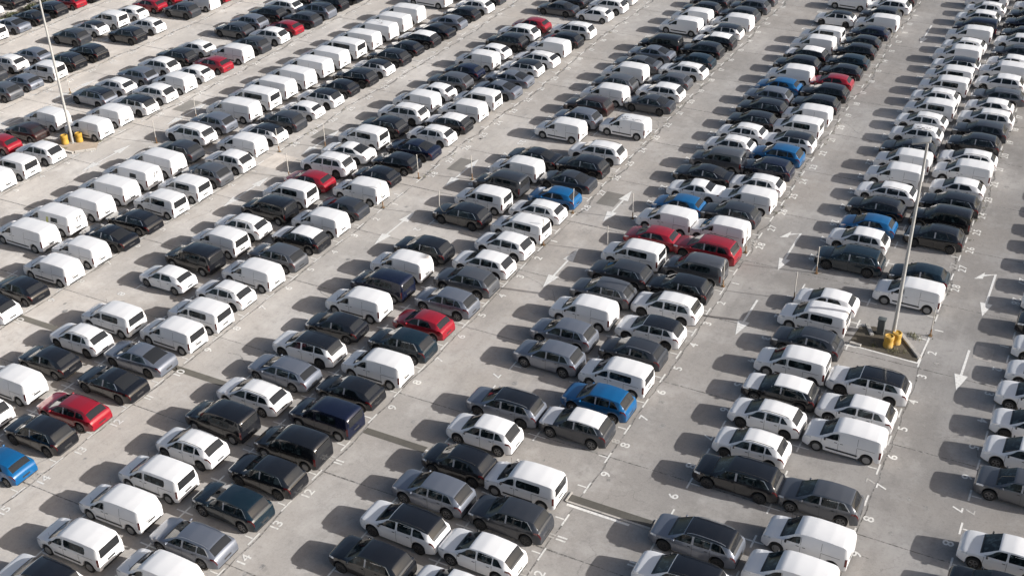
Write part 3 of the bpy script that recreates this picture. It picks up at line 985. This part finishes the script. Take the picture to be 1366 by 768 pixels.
CAT = {'S': 'SUV', 'L': 'SUV', 'C': 'crossover', 'H': 'hatchback', 'E': 'estate car', 'F': 'fastback', 'D': 'saloon', 'V': 'van', 'G': 'van', 'P': 'passenger van', 'B': 'van', 'M': 'minibus'}
GRP = {'S': 'SUVs parked in rows', 'L': 'long SUVs parked in rows', 'C': 'crossovers parked in rows', 'H': 'hatchbacks parked in rows', 'E': 'estate cars parked in rows', 'F': 'fastbacks parked in rows',
       'D': None, 'V': 'panel vans parked in rows', 'G': 'vans with glazed rear doors', 'P': 'windowed vans parked in rows', 'B': 'long vans parked in rows', 'M': 'minibuses among the long vans'}
ROWNAME = {'D0L': 'rightmost row', 'D1R': 'right lamp row, right file', 'D1L': 'right lamp row, left file'}
for nm_, k_ in (('third', 2), ('fourth', 3), ('fifth', 4), ('sixth', 5)):
    ROWNAME['D%dR' % k_] = nm_ + '-from-right row, right file'
    ROWNAME['D%dL' % k_] = nm_ + '-from-right row, left file'
ROWNAME.update({'D6R': 'left lamp row, right file', 'D6L': 'left lamp row, left file', 'D7R': 'row behind left lamp, right file', 'D7L': 'row behind left lamp, left file',
                'D8R': 'top left corner row', 'D8L': 'row beyond verge'})

def look(tok):
    c = tok[1]
    w = TYP[tok[0]]
    if c == 'x': return 'black-roofed white ' + w
    if c == 'q': return 'black-roofed silver ' + w
    if c == 'z': return 'white-topped black ' + w
    if c == 'f': return 'white-topped grey ' + w
    return COLN[c] + ' ' + w
def short(tok):
    return {'x': 'two-tone', 'z': 'two-tone', 'q': 'two-tone', 'f': 'two-tone', 'd': 'grey', 't': 'teal', 'u': 'brown'}.get(tok[1], COLN[tok[1]]) + ' ' + \
        {'V': 'van', 'G': 'van', 'P': 'van', 'B': 'van', 'M': 'minibus', 'L': 'SUV'}.get(tok[0], TYP[tok[0]])

cars = []
for col, (n0, s) in ROWS.items():
    toks = s.split()
    for i, tk in enumerate(toks):
        if tk == '-': continue
        n = n0 - i
        lo, hi = COLX[col]
        x = lo if n >= 1 else hi
        nb = toks[i - 1] if i > 0 and toks[i - 1] != '-' else None
        fb = toks[i + 1] if i + 1 < len(toks) and toks[i + 1] != '-' else None
        cars.append(dict(col=col, n=n, tok=tk, x=x, y=Yn(n), nb=nb, fb=fb))

# labels: look, neighbours, row
used_labels = set()
def n_words(s): return len(s.split())
count_in_row = {}
for c in cars:
    l = look(c['tok'])
    rw = ROWNAME[c['col']]
    k = count_in_row.get((c['col'], l), 0)
    count_in_row[(c['col'], l)] = k + 1
    c['k'] = k
for c in cars:
    l = look(c['tok']); rw = ROWNAME[c['col']]
    same = count_in_row[(c['col'], l)]
    if same == 1:
        a = 'only ' + l + ' in ' + rw
    else:
        a = ORD[c['k']] + ' ' + l + ' from bottom in ' + rw
    if c['nb'] and c['fb']:
        b1, b2 = short(c['nb']), short(c['fb'])
        b = 'between two ' + b1 + 's' if b1 == b2 else 'between ' + b1 + ' and ' + b2
    elif c['nb']: b = 'beyond ' + short(c['nb'])
    elif c['fb']: b = 'just before ' + short(c['fb'])
    else: b = 'with empty bays both sides'
    lab = a + ', ' + b
    if n_words(lab) > 16 and c['nb']: lab = a + ', beyond ' + short(c['nb'])
    if n_words(lab) > 16 or lab in used_labels: lab = a
    used_labels.add(lab)
    c['label'] = lab

first = []
rj = random.Random(3)
for c in cars:
    near = c['n'] >= -9
    key = (c['tok'][0], c['tok'][1], near)
    c['key'] = key
    if key not in PROTO:
        vehicle(*key)
        first.append(key)
CHILD = {}
for o in bpy.data.objects:
    CHILD.setdefault(o.name, [])
for o in list(bpy.data.objects):
    if o.parent: CHILD[o.parent.name].append(o)
seen = set()
SPECIAL = {}
for c in cars:
    key = c['key']
    if key in seen: o = copy_tree(PROTO[key])
    else:
        o = PROTO[key]; seen.add(key)
    dx, dy = NUDGE.get((c['col'], c['n']), (0, 0))
    o.location = (c['x'] + rj.gauss(0, .10) + dx, c['y'] + rj.gauss(0, .07) + dy, 0)
    o.rotation_euler = (0, 0, radians(rj.gauss(0, .9)))
    vr = .25 if c['tok'][0] in 'VGPBM' else 1
    o.scale = (1 + rj.uniform(-.035, .02) * vr, 1 + rj.uniform(-.015, .01) * vr, 1 + rj.uniform(-.03, .03) * vr)
    tag(o, c['label'], CAT[c['tok'][0]], GRP[c['tok'][0]])
    SPECIAL[(c['col'], c['n'])] = o

# marked vans among the long vans, and torn film on two vehicles
def flat_part(name, quads, mat, parent):
    b = bmesh.new()
    for q in quads: b.faces.new([b.verts.new(p) for p in q])
    return link_mesh(name, bm_mesh(name, b), parent, (mat,))
M_LIME = simple('lime_film', (0.50, 0.50, 0.16), 0.5)
M_MARK = simple('dark_marking', (0.03, 0.03, 0.033), 0.5)
def emblem(o):
    x = 2.5325 + .012
    qs = []
    for y0 in (-.05, .25):
        qs.append([(x, y0, 1.12), (x, y0 + .09, 1.12), (x, y0 + .09, 1.50), (x, y0, 1.50)])
        qs.append([(x, y0 + .09, 1.41), (x, y0 + .22, 1.41), (x, y0 + .22, 1.50), (x, y0 + .09, 1.50)])
    flat_part('door_emblem', qs, M_MARK, o)
for key in (('D5L', 6), ('D5L', 3)):
    o = SPECIAL[key]
    emblem(o)
    y1, y2 = -(.931 + .016), -(.851 + .016)
    flat_part('side_window', [[(.75, y1, 1.20), (1.45, y1, 1.20), (1.40, y2, 1.52), (.75, y2, 1.52)]], M_GLASS, o)
    if key[1] == 6:
        flat_part('side_film', [[(.30, -.975, .55), (.52, -.975, .55), (.52, y1 - .005, 1.17), (.30, y1 - .005, 1.17)], [(.30, y1 - .005, 1.171), (.52, y1 - .005, 1.171), (.52, y2, 1.5), (.30, y2, 1.5)]], M_LIME, o)
        o['label'] = 'long white van with yellow-green stripe on its side, sixth-from-right row, left file'
    else:
        o['label'] = 'long white van with rear side window and dark rear emblem, sixth-from-right row, left file'
rt = random.Random(4)
def scraps(o, n, xr, yr, z, name):
    qs = []
    for _ in range(n):
        cx, cy = rt.uniform(*xr), rt.uniform(*yr)
        a = rt.uniform(-.5, .5); l, w = rt.uniform(.10, .28), rt.uniform(.04, .09)
        qs.append([(cx + dx * l * cos(a) - dy * w * sin(a), cy + dx * l * sin(a) + dy * w * cos(a), z + rt.uniform(0, .02)) for dx, dy in ((-.5, -.5), (.5, -.4), (.45, .5), (-.5, .3))])
    flat_part(name, qs, M_MARK, o)
scraps(SPECIAL[('D3R', -6)], 16, (-.6, 1.6), (-.68, -.25), 1.80, 'torn_film')
SPECIAL[('D3R', -6)]['label'] = 'white panel van with torn dark film on its roof, fourth-from-right row'
scraps(SPECIAL[('D1L', -9)], 12, (-.2, 1.2), (-.55, -.1), 1.60, 'torn_film')
scraps(SPECIAL[('D5L', -10)], 8, (-.6, 1.4), (-.6, .5), 1.93, 'roof_bar')

# ------------------------------------------------------------------ bollard posts at the cross aisle
POSTS = [(-47.36, 67.71), (-47.51, 73.33), (-42.68, 68.41), (-43.43, 75.01), (-33.56, 73.18), (-33.41, 67.75), (-29.06, 74.32), (-28.78, 68.85), (-14.41, 72.35),
         (-14.86, 68.31), (-19.75, 73.03), (-19.7, 67.88), (-5.81, 67.79), (-61.1, 72.64), (-58.01, 75.08), (-72.22, 75.01), (-72.08, 69.52), (-87.65, 74.81), (-57.27, 68.9)]
pb = bmesh.new()
add_tube(pb, [(0, 0, 0.55), (0, 0, 1.3), (0, 0, 2.1)], [.034, .034, .034], 8)
add_lathe(pb, [(.05, 2.1), (.05, 2.13), (.01, 2.15)], seg=8)
pm = bm_mesh('pole', pb, True, 50); pm.materials.append(M_POSTW)
pb = bmesh.new()
add_tube(pb, [(0, 0, 0), (0, 0, .55)], [.042, .042], 8)
add_box(pb, (0, 0, .015), (.22, .22, .03))
bmx = bm_mesh('base', pb, True, 50); bmx.materials.append(M_RUST)
for i, (x, y) in enumerate(POSTS):
    near_row = min(NUMX, key=lambda k: abs(NUMX[k] - x))
    o = empty('marker_post', (x, y, 0))
    a = bpy.data.objects.new('pole', pm); C.objects.link(a); a.parent = o
    a = bpy.data.objects.new('base', bmx); C.objects.link(a); a.parent = o
    o.rotation_euler = (radians(rj.gauss(0, 1.2)), radians(rj.gauss(0, 1.2)), 0)
    side = 'near' if y < 71 else 'far'
    tag(o, 'thin marker post, %s side of cross aisle, at %s' % (side, ROWNAME[near_row]), 'post', 'marker posts along the cross aisle')

# ------------------------------------------------------------------ lamp posts
def lamp_post(x, y, h, label, head_rot, lean=(0, 0)):
    r = empty('lamp_post', (x, y, 0))
    b = bmesh.new()
    add_tube(b, [(0, 0, 0), (0, 0, 1.2), (0, 0, h * .5), (0, 0, h)], [.135, .13, .105, .075], 12)
    add_box(b, (0, 0, .02), (.55, .55, .04))
    link_mesh('pole', bm_mesh('pole', b, True, 40), r, (M_POLE,))
    b = bmesh.new()
    add_box(b, (0, 0, 0), (1.05, .72, .12), bevel=.03)
    add_box(b, (0, 0, -.10), (.18, .18, .16), bevel=.02)
    hd = link_mesh('lamp_head', bm_mesh('lamp_head', b, True, 40), r, (M_POLE,))
    hd.location = (-.35, 0, h + .1); hd.rotation_euler = (0, radians(-14), head_rot)
    b = bmesh.new()
    add_box(b, (0, 0, -.07), (.85, .55, .03))
    link_mesh('lens', bm_mesh('lens', b), hd, (M_LENS,))
    tag(r, label, 'lamp post', 'tall lamp posts')
    return r
lamp_post(-7.87, 66.15, 13.75, 'tall grey lamp post with square head on planted island among right rows', radians(8))
lamp_post(-78.98, 66.45, 13.3, 'tall pale lamp post rising past top edge from left gravel island', radians(8))

def barrel(x, y, label, tilt=0):
    b = bmesh.new()
    add_lathe(b, [(.28, 0), (.31, .04), (.31, .28), (.29, .31), (.29, .54), (.31, .57), (.31, .80), (.28, .84), (.23, .84), (.21, .79)], seg=20)
    o = link_mesh('guard_drum', bm_mesh('guard_drum', b, True, 35), None, (M_YEL,))
    o.location = (x, y, 0)
    tag(o, label, 'guard drum', 'yellow drums round the lamp posts')
barrel(-7.98, 65.40, 'larger yellow guard drum left of right lamp post foot')
barrel(-7.62, 65.98, 'yellow guard drum behind right lamp post foot')
barrel(-79.33, 65.95, 'yellow guard drum on left side of left lamp post')
barrel(-78.52, 66.85, 'yellow guard drum on right side of left lamp post')
r = empty('electric_cabinet', (-8.75, 66.7, 0))
b = bmesh.new(); add_box(b, (0, 0, .55), (.45, .35, 1.1), bevel=.02); add_box(b, (0, 0, 1.12), (.52, .42, .05), bevel=.01)
link_mesh('case', bm_mesh('case', b, True, 40), r, (M_BOX,))
b = bmesh.new(); add_box(b, (0, -.185, .58), (.36, .02, .9)); link_mesh('door', bm_mesh('door', b), r, (M_BOX,))
tag(r, 'small dark grey electric cabinet beside right lamp post', 'cabinet')

# islands
bm = bmesh.new()
pts = [(-10.3, 64.66), (-6.0, 64.46), (-6.0, 64.9), (-7.6, 67.25), (-9.3, 67.35), (-10.1, 66.9)]
quad_sheet(bm, pts, 0.012)
structure('soil', bm, M_SOIL)
bm = bmesh.new()
quad_sheet(bm, [(-80.5, 65.0), (-77.2, 64.9), (-76.0, 66.2), (-77.2, 68.0), (-79.2, 68.1), (-80.6, 67.0)], 0.012)
structure('gravel', bm, M_SOILR)
def kerb_run(p0, p1, w=.24, h=.13):
    L_ = hypot(p1[0] - p0[0], p1[1] - p0[1]); a = math.atan2(p1[1] - p0[1], p1[0] - p0[0])
    b = bmesh.new()
    n = max(1, round(L_ / .9))
    for i in range(n):
        t = (i + .5) / n
        add_box(b, (p0[0] + (p1[0] - p0[0]) * t, p0[1] + (p1[1] - p0[1]) * t, h / 2), (L_ / n - .03, w, h), a, .02)
    structure('kerb', b, M_KERB)
kerb_run((-7.6, 67.25), (-5.95, 64.95))
kerb_run((-9.75, 67.35), (-9.15, 66.2))
kerb_run((-10.25, 64.75), (-9.5, 64.7))
kerb_run((-79.4, 64.7), (-77.2, 64.75)); kerb_run((-77.2, 64.9), (-76.0, 66.2))

# verge at the far left, between the last rows
bm = bmesh.new()
quad_sheet(bm, [(-112.0, 60), (-110.1, 60), (-110.1, 180), (-112.0, 180)], 0.02)
structure('verge_soil', bm, M_SOIL)
kerb_run((-110.0, 60), (-110.0, 180), .16, .12)
def leaf_cloud(bm, c, rad, n, size, rnd, flat=0.8):
    for _ in range(n):
        while True:
            p = Vector((rnd.uniform(-1, 1), rnd.uniform(-1, 1), rnd.uniform(-1, 1)))
            if .25 < p.length < 1 + .12 * rnd.random(): break
        p = Vector((c[0] + p.x * rad[0], c[1] + p.y * rad[1], c[2] + p.z * rad[2]))
        if p.z < .03: p.z = .03
        d = Vector((rnd.uniform(-1, 1), rnd.uniform(-1, 1), rnd.uniform(-.3, 1))).normalized()
        e = d.cross(Vector((rnd.uniform(-1, 1), rnd.uniform(-1, 1), rnd.uniform(-1, 1)))).normalized()
        s = size * rnd.uniform(.6, 1.4)
        bm.faces.new([bm.verts.new(p + d * s), bm.verts.new(p + e * s * .45), bm.verts.new(p - d * s), bm.verts.new(p - e * s * .45)])
rs = random.Random(8)
for i, (y, hgt) in enumerate([(87.0, .35), (89.4, .45), (91.8, .6), (94.2, .7)]):
    r = empty('shrub', (-111.05 + rs.uniform(-.2, .2), y, 0))
    b = bmesh.new()
    for k in range(4): leaf_cloud(b, (rs.uniform(-.3, .3), rs.uniform(-.5, .5), hgt * rs.uniform(.45, .7)), (.55, .65, hgt * .5), 130, .10, rs)
    link_mesh('foliage', bm_mesh('foliage', b), r, (M_LEAF,))
    b = bmesh.new()
    for k in range(4): add_tube(b, [(0, 0, 0), (rs.uniform(-.2, .2), rs.uniform(-.25, .25), hgt * .4), (rs.uniform(-.4, .4), rs.uniform(-.4, .4), hgt * .8)], [.03, .02, .008], 5)
    link_mesh('stem', bm_mesh('stem', b), r, (M_BARK,))
    tag(r, '%s low green shrub from near end of top left verge' % ORD[i], 'shrub', 'shrubs on the verge')

# weeds at the post feet, island and joints: uncountable
b = bmesh.new()
spots = [(x, y, .30, 26) for x, y in POSTS]
spots += [(-6.6, 67.1, .35, 60), (-6.9, 67.35, .3, 50), (-8.8, 65.1, .3, 40), (-7.6, 65.0, .4, 60), (-9.2, 66.4, .3, 30), (-6.9, 65.2, .3, 30), (-77.0, 67.7, .35, 60), (-77.6, 68.0, .3, 40), (-78.6, 65.3, .3, 30)]
for k in range(60):
    key = rs.choice(['D1R', 'D2R', 'D3R', 'D4R', 'D5R'])
    spots.append((NUMX[key] - .35 + rs.uniform(-.15, .15), rs.uniform(73, 120), .2, 10))
for x, y, rd, n in spots:
    for _ in range(n):
        px, py = x + rs.gauss(0, rd * .5), y + rs.gauss(0, rd * .5)
        a = rs.uniform(0, 2 * pi); hgt = rs.uniform(.04, .16) * (1.6 if n > 30 else 1)
        w = .018
        l = Vector((cos(a), sin(a), 0)); t = Vector((px, py, .005)) + Vector((rs.uniform(-.08, .08), rs.uniform(-.08, .08), hgt))
        b.faces.new([b.verts.new(Vector((px, py, .005)) - l * w), b.verts.new(Vector((px, py, .005)) + l * w), b.verts.new(t)])
o = link_mesh('weeds', bm_mesh('weeds', b), None, (M_WEED,))
o['kind'] = 'stuff'
o['label'] = 'small weeds growing at post feet and concrete joints'
